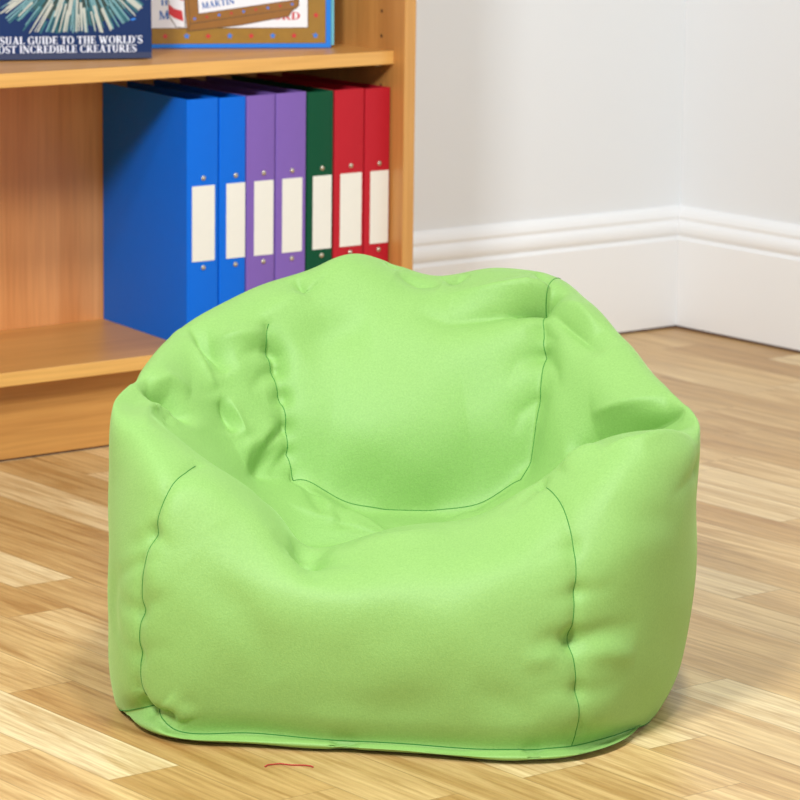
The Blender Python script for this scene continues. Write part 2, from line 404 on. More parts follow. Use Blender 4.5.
def glyph(c):
    if c == 'I': return 0.36, stem(0.18)
    if c == 'L': return 0.62, stem(0.18)+[quad((0.1, .035), (0.6, .035), SF), quad((0.57, 0), (0.57, .24), .07)]
    if c == 'E': return 0.66, stem(0.18)+[quad((0.1, y), (x, y), SF) for y, x in ((.035, .62), (.965, .6), (.5, .5))]+[quad((0.59, 0), (0.59, .24), .07), quad((0.57, .78), (0.57, 1), .07), quad((.5, .4), (.5, .6), .06)]
    if c == 'T': return 0.72, stem(0.36, s=False)+[quad((0.02, .965), (0.70, .965), SF), quad((0.05, .76), (0.05, 1), .07), quad((0.67, .76), (0.67, 1), .07), quad((.2, .035), (.52, .035), SF)]
    if c == 'H': return 0.82, stem(0.18)+stem(0.64)+[quad((.18, .5), (.64, .5), TN)]
    if c == 'O': return 0.84, arc(.42, .5, .40, .52, 0, 360, TK, TN, 24)
    if c == 'C': return 0.76, arc(.42, .5, .40, .52, 50, 310, TK, TN, 20)+[quad((.68, .66), (.68, .95), .06), quad((.68, .05), (.68, .3), .06)]
    if c == 'G': return 0.84, arc(.42, .5, .40, .52, 50, 320, TK, TN, 20)+[quad((.68, .66), (.68, .95), .06), quad((.69, .02), (.69, .45), .18), quad((.55, .45), (.82, .45), SF)]
    if c == 'D': return 0.82, stem(0.18)+arc(.30, .5, .50, .5, -90, 90, TK, TN, 14)+[quad((.1, .035), (.32, .035), SF), quad((.1, .965), (.32, .965), SF)]
    if c == 'U': return 0.80, [quad((.18, .34), (.18, 1), TK), quad((.62, .34), (.62, 1), .13), quad((.04, .965), (.34, .965), SF), quad((.5, .965), (.76, .965), SF)]+arc(.38, .35, .305, .37, 180, 360, .18, TN, 12)
    if c == 'A': return 0.82, [quad((.14, 0), (.42, 1), .08), quad((.66, 0), (.40, 1), TK), quad((.2, .3), (.6, .3), TN), quad((.0, .035), (.27, .035), SF), quad((.5, .035), (.82, .035), SF)]
    if c == 'V': return 0.80, [quad((.16, 1), (.40, 0), TK), quad((.66, 1), (.42, 0), .08), quad((.0, .965), (.3, .965), SF), quad((.54, .965), (.8, .965), SF)]
    if c == 'W': return 1.14, [quad((.16, 1), (.37, 0), TK), quad((.58, .95), (.39, 0), .08), quad((.54, .95), (.77, 0), TK), quad((.99, 1), (.79, 0), .08), quad((.0, .965), (.3, .965), SF), quad((.86, .965), (1.12, .965), SF)]
    if c == 'N': return 0.84, [quad((.14, 0), (.14, 1), .08), quad((.14, .97), (.70, .03), TK), quad((.70, 0), (.70, 1), .08), quad((.0, .035), (.28, .035), SF), quad((.56, .965), (.84, .965), SF), quad((.0, .965), (.2, .965), SF)]
    if c == 'M': return 1.0, [quad((.14, 0), (.14, 1), .09), quad((.16, 1), (.48, .05), .19), quad((.80, 1), (.50, .05), .09), quad((.82, 0), (.82, 1), TK), quad((.0, .035), (.28, .035), SF), quad((.66, .035), (.98, .035), SF)]
    if c in 'RBP':
        g = stem(0.18)+arc(.30, .74, .36, .26, -90, 90, .17, TN, 10)+[quad((.18, .965), (.32, .965), SF), quad((.18, .515), (.32, .515), SF)]
        if c == 'R': g += [quad((.36, .52), (.70, .0), .19), quad((.58, .035), (.82, .035), SF)]; return 0.82, g
        if c == 'B': g += arc(.30, .26, .42, .28, -90, 90, .19, TN, 10)+[quad((.18, .035), (.32, .035), SF)]; return 0.78, g
        return 0.7, g
    if c == 'S': return 0.62, arc(.31, .74, .27, .28, 35, 230, .15, TN, 12)+[quad((.12, .62), (.50, .36), .21)]+arc(.31, .27, .29, .29, -145, 50, .16, TN, 12)+[quad((.53, .72), (.53, .96), .055), quad((.07, .05), (.07, .3), .055)]
    if c == "'": return 0.24, [quad((.12, 1), (.12, .72), .14, .05)]
    return 0.3, []
def text_width(s, gap=0.03): return sum(glyph(c)[0]+gap for c in s)-gap
def text_quads(s, x0, x1, y, h, ang=0.0, gap=0.03):
    """lay the string from x0 to x1 on baseline y with capital height h"""
    k = (x1-x0)/text_width(s, gap); out = []; x = 0
    for c in s:
        w, g = glyph(c)
        for q in g:
            out.append([(x0+(p[0]+x)*k*math.cos(ang)-p[1]*h*math.sin(ang), y+(p[0]+x)*k*math.sin(ang)+p[1]*h*math.cos(ang)) for p in q])
        x += w+gap
    return out
def print_mesh(name, layers, mats, parent, base=-0.0002, step=0.00008, crop=None):
    """layers: list of (material index, layer number, polygon); lies on a cover in its own X-Z plane"""
    V = []; F = []; fm = []
    for mi, ly, poly in layers:
        poly = [tuple(p) for p in poly]
        if crop:                                           # clip to the cover
            xa, xb, za, zb = crop
            for ax, lim, sg in ((0, xa, 1), (0, xb, -1), (1, za, 1), (1, zb, -1)):
                new = []
                for i, p in enumerate(poly):
                    q = poly[i-1]; ip = (p[ax]-lim)*sg >= 0; iq = (q[ax]-lim)*sg >= 0
                    if ip != iq:
                        t_ = (lim-q[ax])/(p[ax]-q[ax]); new.append((q[0]+t_*(p[0]-q[0]), q[1]+t_*(p[1]-q[1])))
                    if ip: new.append(p)
                poly = new
                if not poly: break
        if len(poly) < 3: continue
        ar = sum(poly[i-1][0]*poly[i][1]-poly[i][0]*poly[i-1][1] for i in range(len(poly)))
        if ar < 0: poly = poly[::-1]
        b = len(V); V += [(p[0], base-step*ly, p[1]) for p in poly]; F.append(tuple(range(b, b+len(poly)))); fm.append(mi)
    return mesh_obj(name, V, F, mats, parent, fm)
def star(cx, cz, r):
    return [(cx+(r if k % 2 == 0 else r*0.45)*math.sin(k*math.pi/5), cz+(r if k % 2 == 0 else r*0.45)*math.cos(k*math.pi/5)) for k in range(10)]

# ------------------------------------------------------------------ the two books standing on the shelf
def book(label, corner, ang, lean, W, H, T, cover_mat, page_col, over=0.0, lift=0.0):
    t = thing('book', label, 'book', (corner[0], corner[1], 0.4890+T*math.sin(lean)), 0)
    t.rotation_euler = (-lean, 0, ang)
    cv = 0.0028
    f = box('front_cover', (-W, 0, 0), (0, cv, H), cover_mat, t, bev=0.0006)
    box('back_cover', (-W, T-cv, lift), (over, T, H), page_col, t, bev=0.0006)
    box('spine', (-W-0.002, 0.0002, 0), (-W, T-0.0002, H), cover_mat, t)
    box('page_block', (-W, cv, 0.003), (-0.003, T-cv, H-0.003), M['paper'], t)
    return t
random.seed(5)
# sea life encyclopedia
A1 = math.atan2(3.629-3.7052, 2.4702-2.2889)
b1 = book('navy hardback book with white spiky sea creature on its cover', (2.4702, 3.629), A1, math.radians(3), 0.262, 0.305, 0.024, M['navy'], M['navy'])
S1 = 1/773.0; ZS = 1/812.0
def B1(px, py): return ((px-152.5)*S1, (60.3-py)*ZS)
L = []
L.append((0, 0, [B1(-50, 60.3), B1(152.4, 60.3), B1(152.4, 53.8), B1(-50, 53.8)]))
cx, cy = 80, -46
disc = [B1(cx+66*math.cos(a)*1.05, cy+72*math.sin(a)) for a in [k*2*math.pi/40 for k in range(40)]]
L.append((1, 0, disc))
def spike(a, r0, r1, w, mi, ly):
    lim = min(100.0 if math.cos(a) < 0 else 84.0, 79.5/max(math.sin(a), 0.01))
    if r1 > lim: r0 -= r1-lim; r1 = lim-random.uniform(0, 3)
    c, s = math.cos(a), math.sin(a); p = (cx+r0*c, cy+r0*s); q = (cx+r1*c, cy+r1*s); n = (-s*w/2, c*w/2)
    L.append((mi, ly, [B1(p[0]+n[0]*1.2, p[1]+n[1]*1.2), B1(p[0]-n[0]*1.2, p[1]-n[1]*1.2), B1(q[0]-n[0]*.7, q[1]-n[1]*.7), B1(q[0]+n[0]*.7, q[1]+n[1]*.7)]))
for k in range(130):
    a = random.uniform(0, 2*math.pi); r1 = random.uniform(70, 98); spike(a, r1-random.uniform(14, 34), r1, random.uniform(1.5, 3), 2, 1)
for k in range(150):
    a = random.uniform(0, 2*math.pi); r1 = random.uniform(55, 100); spike(a+random.uniform(-.04, .04), r1-random.uniform(15, 40), r1, random.uniform(1.1, 2.2), 4, 2)
for k in range(150):
    a = random.uniform(0, 2*math.pi); r1 = random.uniform(35, 99) if k % 2 else random.uniform(80, 104); spike(a+random.uniform(-.05, .05), r1-random.uniform(18, 45), r1, random.uniform(1.3, 2.4), 3, 3+(k % 3))
L.append((5, 1, [B1(131, 20), B1(135, 18), B1(137, 19.5), B1(133, 21)]))
art = print_mesh('cover_picture', L, [M['navy_band'], M['deep'], M['teal'], M['spike'], M['pale_teal'], M['star_blue']], b1, crop=(-0.2615, -0.0004, 0.0004, 0.3045))
T1 = "VISUAL GUIDE TO THE WORLD'S"; T2 = "MOST INCREDIBLE CREATURES"
def fit_left(full, part, xa, xb):
    """x where the full line starts when its last part spans xa..xb"""
    return xb-(xb-xa)*text_width(full)/text_width(part)
q = []
a0 = fit_left(T1, "SUAL GUIDE TO THE WORLD'S", 0.5, 143.2); q += text_quads(T1, B1(a0, 0)[0], B1(143.2, 0)[0], B1(0, 44.4)[1], 7.9*ZS)
a0 = fit_left(T2, "OST INCREDIBLE CREATURES", -1.5, 137); q += text_quads(T2, B1(a0, 0)[0], B1(137, 0)[0], B1(0, 53.4)[1], 7.7*ZS)
print_mesh('cover_lettering', [(0, 8, p) for p in q], [M['white_ink']], b1)

# picture book in a gold frame with stars
A2 = math.atan2(3.6351-3.7521, 2.7674-2.554)
b2 = book('picture book with blue edge and gold starred border, behind the navy book', (2.7650, 3.6365), A2, math.radians(3), 0.250, 0.30, 0.012, M['cover_blue'], M['cyan'], 0.0055, 0.0030)
S2 = 1/746.0
def B2(px, py): return ((px-331.3)*S2, (49.2-py-(331.3-px)*0.004)*ZS)
L = []
def R2(mi, ly, x0, y0, x1, y1): L.append((mi, ly, [B2(x0, y1), B2(x1, y1), B2(x1, y0), B2(x0, y0)]))
R2(5, 0, 151.4, -174, 326.1, 44.2); R2(0, 1, 152, -173.5, 325.6, 43.8)
R2(5, 2, 168-20, -160, 308.4, 27.6); R2(1, 3, 148.6, -159.5, 307.6, 26.9)
for k in range(8): L.append((2 if k % 2 == 0 else 3, 4, star(*B2(165+21.5*k, 35.8), 3.3*S2)))
for k in range(8): L.append((2 if k % 2 == 0 else 3, 4, star(*B2(316.2, 14-21.8*k), 3.3*S2)))
# striped pole
L.append((5, 4, [B2(167.2, -40), B2(168.6, 14), B2(175.5, 26.2), B2(185.5, 27.4), B2(184, -40)]))
L.append((1, 5, [B2(168, -40), B2(169.4, 13.5), B2(176, 25.4), B2(184.6, 26.6), B2(183.2, -40)]))
for k in range(3):
    d = -22*k; L.append((2, 6, [B2(168.6, 1+d), B2(169.0, 12+d), B2(174, 16+d), B2(183.4, 20+d), B2(182, 8.5+d), B2(174, 6+d)]))
# tilted plank sign
L.append((5, 7, [B2(180.2, -60), B2(186.6, 31), B2(240.4, 24.6), B2(289.4, 14.9), B2(291.5, 10), B2(299, 4), B2(300.5, -60)]))
L.append((4, 8, [B2(181, -60), B2(187.2, 30), B2(240, 23.8), B2(288.6, 14.1), B2(290.5, 9.4), B2(298, 3.5), B2(299.5, -60)]))
L.append((5, 9, [B2(190, 22.9), B2(297, 6.6), B2(297, 5.9), B2(189.6, 22.1)]))
L.append((5, 9, [B2(189.6, 22.4), B2(187.4, 29.6), B2(188, 29.8), B2(190.4, 22.5)]))
L.append((5, 9, [B2(183.6, -60), B2(189.8, 22.5), B2(190.4, 22.4), B2(184.2, -60)]))
L.append((5, 9, [B2(193, -60), B2(198, 12.3), B2(296, -2.6), B2(292, -60)]))
L.append((1, 10, [B2(193.8, -60), B2(198.7, 11.4), B2(295, -3.3), B2(291, -60)]))
for k in range(9): L.append((3 if k % 2 == 0 else 2, 10, star(*B2(194.5+12.2*k, 17-1.9*k), 1.9*S2)))
mats2 = [M['gold'], M['cover_white'], M['star_red'], M['star_blue'], M['plank'], M['gold_dark'], M['ink_blue']]
print_mesh('cover_picture', L, mats2, b2, crop=(-0.2495, -0.0004, 0.0004, 0.2995))
an = math.atan(0.155)*1.0
for word, xa, xb, xo, yo, h_, an_, mt, ly in (('MARTIN', 202, 235, 202, 6.4, 6.8, an, 'ink_blue', 12), ('M', 159, 169.4, 160, 18, 9.5, 0.06, 'ink_blue', 3.6),
        ('ORD', 272.4, 300.2, 290, 18.6, 8.4, 0.0, 'star_red', 6), ('H', 161, 168, 160, 2.8, 6, 0.06, 'ink_blue', 3.6)):
    print_mesh('cover_lettering', [(0, ly, p) for p in text_quads(word, B2(xa, 0)[0], B2(xb, 0)[0], B2(xo, yo)[1], h_*ZS, an_)], [M[mt]], b2)

# ------------------------------------------------------------------ bean bag chair
def cr_curve(P, closed, n):
    """centripetal Catmull-Rom through points P (k,3): n samples per span"""
    P = np.asarray(P, float)
    if closed: Q = np.vstack([P[-1:], P, P[:2]])
    else: Q = np.vstack([2*P[:1]-P[1:2], P, 2*P[-1:]-P[-2:-1]])
    out = []
    for i in range(len(Q)-3):
        p0, p1, p2, p3 = Q[i:i+4]
        k = [max(np.linalg.norm(b-a), 1e-5)**0.5 for a, b in ((p0, p1), (p1, p2), (p2, p3))]
        t0 = 0; t1 = k[0]; t2 = t1+k[1]; t3 = t2+k[2]
        t = (t1+(t2-t1)*np.arange(n)/n)[:, None]
        A1 = (t1-t)/(t1-t0)*p0+(t-t0)/(t1-t0)*p1
        A2 = (t2-t)/(t2-t1)*p1+(t-t1)/(t2-t1)*p2
        A3 = (t3-t)/(t3-t2)*p2+(t-t2)/(t3-t2)*p3
        B1 = (t2-t)/(t2-t0)*A1+(t-t0)/(t2-t0)*A2
        B2 = (t3-t)/(t3-t1)*A2+(t-t1)/(t3-t1)*A3
        out.append((t2-t)/(t2-t1)*B1+(t-t1)/(t2-t1)*B2)
    if not closed: out.append(P[-1:])
    return np.vstack(out)

def bag_grid(cols, nu, nv):
    """cols: control columns (m, rows, 3) -> dense grid (m*nu, (rows-1)*nv+1, 3)"""
    dense = np.array([cr_curve(c, False, nv) for c in cols])
    G = np.stack([cr_curve(dense[:, j], True, nu) for j in range(dense.shape[1])], axis=1)
    for _ in range(nu):
        G = 0.5*G+0.25*(np.roll(G, 1, 0)+np.roll(G, -1, 0))
    for _ in range(nv//4):
        G[:, 1:-1] = 0.5*G[:, 1:-1]+0.25*(G[:, 2:]+G[:, :-2])
    return G

def grid_normals(G):
    du = np.roll(G, -1, 0)-np.roll(G, 1, 0)
    dv = np.empty_like(G); dv[:, 1:-1] = G[:, 2:]-G[:, :-2]; dv[:, 0] = G[:, 1]-G[:, 0]; dv[:, -1] = G[:, -1]-G[:, -2]
    N = np.cross(du, dv); L = np.linalg.norm(N, axis=2, keepdims=True)
    N = N/np.maximum(L, 1e-12)
    N[:, 0] = (0, 0, -1); N[:, -1] = (0, 0, 1)
    return N

def poly_dist(V, S):
    """distance of points V (n,3) to polyline S and the arc fraction of the nearest point"""
    S = np.asarray(S, float); best = np.full(len(V), 1e9); fr = np.zeros(len(V))
    L = np.linalg.norm(S[1:]-S[:-1], axis=1); T = L.sum(); acc = 0
    for a, b, l in zip(S[:-1], S[1:], L):
        t = np.clip(((V-a)@(b-a))/max(l*l, 1e-12), 0, 1)
        d = np.linalg.norm(V-(a+t[:, None]*(b-a)), axis=1)
        m = d < best; best[m] = d[m]; fr[m] = (acc+t[m]*l)/T
        acc += l
    return best, fr

def apply_folds(G, folds):
    """each fold: (depth, radius, taper (+10: cusp), polyline): push the cloth in (depth > 0) or out along its normal"""
    sh = G.shape; V = G.reshape(-1, 3).copy(); N = grid_normals(G).reshape(-1, 3); D = np.zeros(len(V))
    for depth, r, taper, S in folds:
        S = np.asarray(S, float)
        reach = (8 if taper >= 10 else 3)*r; lo = S.min(0)-reach; hi = S.max(0)+reach
        idx = np.where(((V > lo) & (V < hi)).all(1))[0]
        if not len(idx): continue
        d, f = poly_dist(V[idx], S)
        cusp = taper >= 10; taper %= 10
        e = {0: 1.0, 1: np.clip(4*f*(1-f), 0, 1)**0.9, 2: np.clip(1-f, 0, 1), 3: np.clip(f, 0, 1)}[taper]
        D[idx] -= depth*e*(np.exp(-np.sqrt((d/r)**2+0.01)) if cusp else np.exp(-(d/r)**2))
    return (V+N*D[:, None]).reshape(sh)

# control columns round the bag (local metres: right, away, up), from the middle of the base up the outside, over the rim and into the seat
COLS = np.array([
    [(0, 0.22, 0.002), (-0.1135, 0.1255, 0.002), (-0.2111, 0.0442, 0.0008), (-0.227, 0.031, 0.007), (-0.23, 0.042, 0.023), (-0.239, 0.032, 0.043), (-0.239, 0.024, 0.122), (-0.226, 0.03, 0.199), (-0.209, 0.04, 0.235), (-0.185, 0.08, 0.248), (-0.175, 0.125, 0.235), (-0.145, 0.16, 0.19), (-0.105, 0.195, 0.145), (-0.0525, 0.2075, 0.1425), (0, 0.22, 0.14)],
    [(0, 0.22, 0.002), (-0.099, 0.1135, 0.002), (-0.1841, 0.0219, 0.0008), (-0.198, 0.007, 0.007), (-0.202, 0.022, 0.009), (-0.202, 0.012, 0.036), (-0.207, 0.006, 0.109), (-0.2, 0.014, 0.172), (-0.179, 0.04, 0.226), (-0.163, 0.08, 0.236), (-0.15, 0.12, 0.215), (-0.125, 0.158, 0.175), (-0.095, 0.188, 0.142), (-0.0475, 0.204, 0.141), (0, 0.22, 0.14)],
    [(0, 0.22, 0.002), (-0.068, 0.11, 0.002), (-0.1265, 0.0154, 0.0008), (-0.136, 0, 0.007), (-0.136, 0.014, 0.011), (-0.138, 0.004, 0.035), (-0.14, -0.004, 0.103), (-0.141, 0.004, 0.166), (-0.138, 0.04, 0.206), (-0.133, 0.078, 0.214), (-0.115, 0.12, 0.19), (-0.1, 0.155, 0.155), (-0.085, 0.18, 0.14), (-0.0425, 0.2, 0.14), (0, 0.22, 0.14)],
    [(0, 0.22, 0.002), (-0.036, 0.1055, 0.002), (-0.067, 0.007, 0.0008), (-0.072, -0.009, 0.007), (-0.072, 0, 0.01), (-0.077, -0.012, 0.036), (-0.08, -0.018, 0.098), (-0.081, -0.012, 0.147), (-0.083, 0.025, 0.169), (-0.084, 0.062, 0.175), (-0.08, 0.12, 0.155), (-0.06, 0.16, 0.14), (-0.05, 0.185, 0.135), (-0.025, 0.2025, 0.1375), (0, 0.22, 0.14)],
    [(0, 0.22, 0.002), (0, 0.0995, 0.002), (0, -0.0041, 0.0008), (-0, -0.021, 0.007), (-0, -0.01, 0.01), (-0, -0.022, 0.036), (-0.001, -0.03, 0.103), (-0.002, -0.018, 0.155), (-0.002, 0.025, 0.183), (-0.003, 0.075, 0.189), (-0.005, 0.13, 0.168), (0, 0.17, 0.142), (0, 0.195, 0.136), (0, 0.2075, 0.138), (0, 0.22, 0.14)],
    [(0, 0.22, 0.002), (0.0425, 0.0905, 0.002), (0.0791, -0.0209, 0.0008), (0.085, -0.039, 0.007), (0.085, -0.026, 0.01), (0.08, -0.036, 0.036), (0.074, -0.04, 0.106), (0.065, -0.022, 0.166), (0.056, 0.03, 0.19), (0.062, 0.085, 0.196), (0.06, 0.135, 0.17), (0.055, 0.17, 0.145), (0.045, 0.2, 0.138), (0.0225, 0.21, 0.139), (0, 0.22, 0.14)],
    [(0, 0.22, 0.002), (0.076, 0.095, 0.002), (0.1414, -0.0125, 0.0008), (0.152, -0.03, 0.007), (0.156, -0.008, 0.009), (0.162, -0.02, 0.042), (0.156, -0.022, 0.112), (0.156, -0.006, 0.181), (0.143, 0.03, 0.224), (0.122, 0.08, 0.234), (0.115, 0.13, 0.2), (0.1, 0.17, 0.165), (0.08, 0.21, 0.145), (0.04, 0.215, 0.1425), (0, 0.22, 0.14)],
    [(0, 0.22, 0.002), (0.101, 0.119, 0.002), (0.1879, 0.0321, 0.0008), (0.202, 0.018, 0.007), (0.206, 0.047, 0.007), (0.211, 0.037, 0.03), (0.218, 0.026, 0.118), (0.215, 0.02, 0.203), (0.2, 0.045, 0.26), (0.187, 0.11, 0.269), (0.16, 0.15, 0.235), (0.135, 0.19, 0.19), (0.1, 0.218, 0.155), (0.05, 0.219, 0.1475), (0, 0.22, 0.14)],
    [(0, 0.22, 0.002), (0.119, 0.185, 0.002), (0.2213, 0.1549, 0.0008), (0.238, 0.15, 0.007), (0.24, 0.13, -0), (0.258, 0.125, 0.035), (0.268, 0.115, 0.115), (0.269, 0.103, 0.194), (0.272, 0.105, 0.261), (0.271, 0.13, 0.275), (0.244, 0.17, 0.255), (0.185, 0.205, 0.237), (0.116, 0.226, 0.166), (0.058, 0.223, 0.153), (0, 0.22, 0.14)],
    [(0, 0.22, 0.002), (0.1225, 0.245, 0.002), (0.2278, 0.2665, 0.0008), (0.245, 0.27, 0.007), (0.258, 0.275, 0.02), (0.272, 0.28, 0.06), (0.279, 0.275, 0.13), (0.268, 0.265, 0.2), (0.25, 0.255, 0.287), (0.235, 0.245, 0.306), (0.199, 0.24, 0.294), (0.16, 0.25, 0.252), (0.12, 0.238, 0.178), (0.06, 0.229, 0.159), (0, 0.22, 0.14)],
    [(0, 0.22, 0.002), (0.1025, 0.31, 0.002), (0.1906, 0.3874, 0.0008), (0.205, 0.4, 0.007), (0.215, 0.405, 0.02), (0.23, 0.42, 0.06), (0.238, 0.43, 0.15), (0.22, 0.4, 0.25), (0.207, 0.35, 0.322), (0.191, 0.33, 0.347), (0.168, 0.305, 0.331), (0.146, 0.285, 0.28), (0.12, 0.258, 0.189), (0.06, 0.239, 0.1645), (0, 0.22, 0.14)],
    [(0, 0.22, 0.002), (0.065, 0.3375, 0.002), (0.1209, 0.4386, 0.0008), (0.13, 0.455, 0.007), (0.135, 0.465, 0.02), (0.14, 0.49, 0.06), (0.142, 0.5, 0.17), (0.14, 0.485, 0.28), (0.158, 0.43, 0.361), (0.142, 0.385, 0.371), (0.132, 0.345, 0.348), (0.131, 0.302, 0.276), (0.114, 0.28, 0.192), (0.057, 0.25, 0.166), (0, 0.22, 0.14)],
    [(0, 0.22, 0.002), (0.03, 0.3475, 0.002), (0.0558, 0.4572, 0.0008), (0.06, 0.475, 0.007), (0.06, 0.485, 0.02), (0.06, 0.52, 0.06), (0.06, 0.53, 0.18), (0.06, 0.51, 0.3), (0.096, 0.45, 0.373), (0.084, 0.405, 0.374), (0.079, 0.35, 0.337), (0.074, 0.302, 0.256), (0.073, 0.28, 0.166), (0.0365, 0.25, 0.153), (0, 0.22, 0.14)],
    [(0, 0.22, 0.002), (0.005, 0.35, 0.002), (0.0093, 0.4618, 0.0008), (0.01, 0.48, 0.007), (0.01, 0.49, 0.02), (0.01, 0.53, 0.06), (0.01, 0.54, 0.18), (0.01, 0.52, 0.31), (0.035, 0.455, 0.364), (0.031, 0.415, 0.365), (0.025, 0.352, 0.326), (0.021, 0.298, 0.246), (0.027, 0.283, 0.159), (0.0135, 0.2515, 0.1495), (0, 0.22, 0.14)],
    [(0, 0.22, 0.002), (-0.02, 0.35, 0.002), (-0.0372, 0.4618, 0.0008), (-0.04, 0.48, 0.007), (-0.04, 0.49, 0.02), (-0.04, 0.53, 0.06), (-0.04, 0.54, 0.18), (-0.04, 0.52, 0.31), (-0.008, 0.455, 0.373), (-0.016, 0.415, 0.371), (-0.027, 0.352, 0.325), (-0.023, 0.298, 0.245), (-0.017, 0.283, 0.159), (-0.0085, 0.2515, 0.1495), (0, 0.22, 0.14)],
    [(0, 0.22, 0.002), (-0.045, 0.345, 0.002), (-0.0837, 0.4525, 0.0008), (-0.09, 0.47, 0.007), (-0.09, 0.48, 0.02), (-0.09, 0.52, 0.06), (-0.09, 0.53, 0.18), (-0.09, 0.51, 0.31), (-0.05, 0.45, 0.385), (-0.06, 0.41, 0.381), (-0.072, 0.35, 0.325), (-0.069, 0.298, 0.245), (-0.058, 0.28, 0.166), (-0.029, 0.25, 0.153), (0, 0.22, 0.14)],
    [(0, 0.22, 0.002), (-0.075, 0.33, 0.002), (-0.1395, 0.4246, 0.0008), (-0.15, 0.44, 0.007), (-0.155, 0.45, 0.02), (-0.165, 0.48, 0.06), (-0.165, 0.49, 0.17), (-0.16, 0.475, 0.28), (-0.096, 0.42, 0.373), (-0.111, 0.37, 0.363), (-0.134, 0.33, 0.334), (-0.116, 0.295, 0.259), (-0.101, 0.275, 0.196), (-0.0505, 0.2475, 0.168), (0, 0.22, 0.14)],
    [(0, 0.22, 0.002), (-0.1, 0.3, 0.002), (-0.186, 0.3688, 0.0008), (-0.2, 0.38, 0.007), (-0.21, 0.39, 0.02), (-0.225, 0.41, 0.06), (-0.235, 0.42, 0.16), (-0.22, 0.41, 0.26), (-0.149, 0.4, 0.359), (-0.16, 0.36, 0.354), (-0.163, 0.31, 0.316), (-0.138, 0.28, 0.247), (-0.107, 0.26, 0.19), (-0.0535, 0.24, 0.165), (0, 0.22, 0.14)],
    [(0, 0.22, 0.002), (-0.115, 0.265, 0.002), (-0.2139, 0.3037, 0.0008), (-0.23, 0.31, 0.007), (-0.24, 0.315, 0.02), (-0.258, 0.33, 0.06), (-0.27, 0.33, 0.15), (-0.25, 0.33, 0.25), (-0.215, 0.345, 0.331), (-0.21, 0.31, 0.324), (-0.193, 0.28, 0.291), (-0.158, 0.26, 0.236), (-0.116, 0.24, 0.182), (-0.058, 0.23, 0.161), (0, 0.22, 0.14)],
    [(0, 0.22, 0.002), (-0.1225, 0.22, 0.002), (-0.2278, 0.22, 0.0008), (-0.245, 0.22, 0.007), (-0.258, 0.225, 0.02), (-0.268, 0.23, 0.06), (-0.272, 0.23, 0.15), (-0.268, 0.23, 0.24), (-0.25, 0.245, 0.302), (-0.241, 0.23, 0.303), (-0.216, 0.225, 0.279), (-0.171, 0.235, 0.226), (-0.105, 0.23, 0.17), (-0.0525, 0.225, 0.155), (0, 0.22, 0.14)],
    [(0, 0.22, 0.002), (-0.126, 0.1875, 0.002), (-0.2344, 0.1596, 0.0008), (-0.252, 0.155, 0.007), (-0.267, 0.15, -0.004), (-0.274, 0.14, 0.028), (-0.276, 0.13, 0.123), (-0.274, 0.125, 0.21), (-0.271, 0.13, 0.278), (-0.268, 0.15, 0.286), (-0.239, 0.18, 0.27), (-0.179, 0.2, 0.222), (-0.105, 0.215, 0.16), (-0.0525, 0.2175, 0.15), (0, 0.22, 0.14)],
    [(0, 0.22, 0.002), (-0.125, 0.146, 0.002), (-0.2325, 0.0824, 0.0008), (-0.25, 0.072, 0.007), (-0.255, 0.082, 0.01), (-0.263, 0.078, 0.036), (-0.265, 0.074, 0.118), (-0.257, 0.073, 0.213), (-0.241, 0.085, 0.266), (-0.231, 0.115, 0.273), (-0.205, 0.15, 0.25), (-0.165, 0.18, 0.2), (-0.105, 0.205, 0.152), (-0.0525, 0.2125, 0.146), (0, 0.22, 0.14)]])
ROWS = dict(base=0, hem=3, hem_seam=4, rim=9, seat_seam=12)
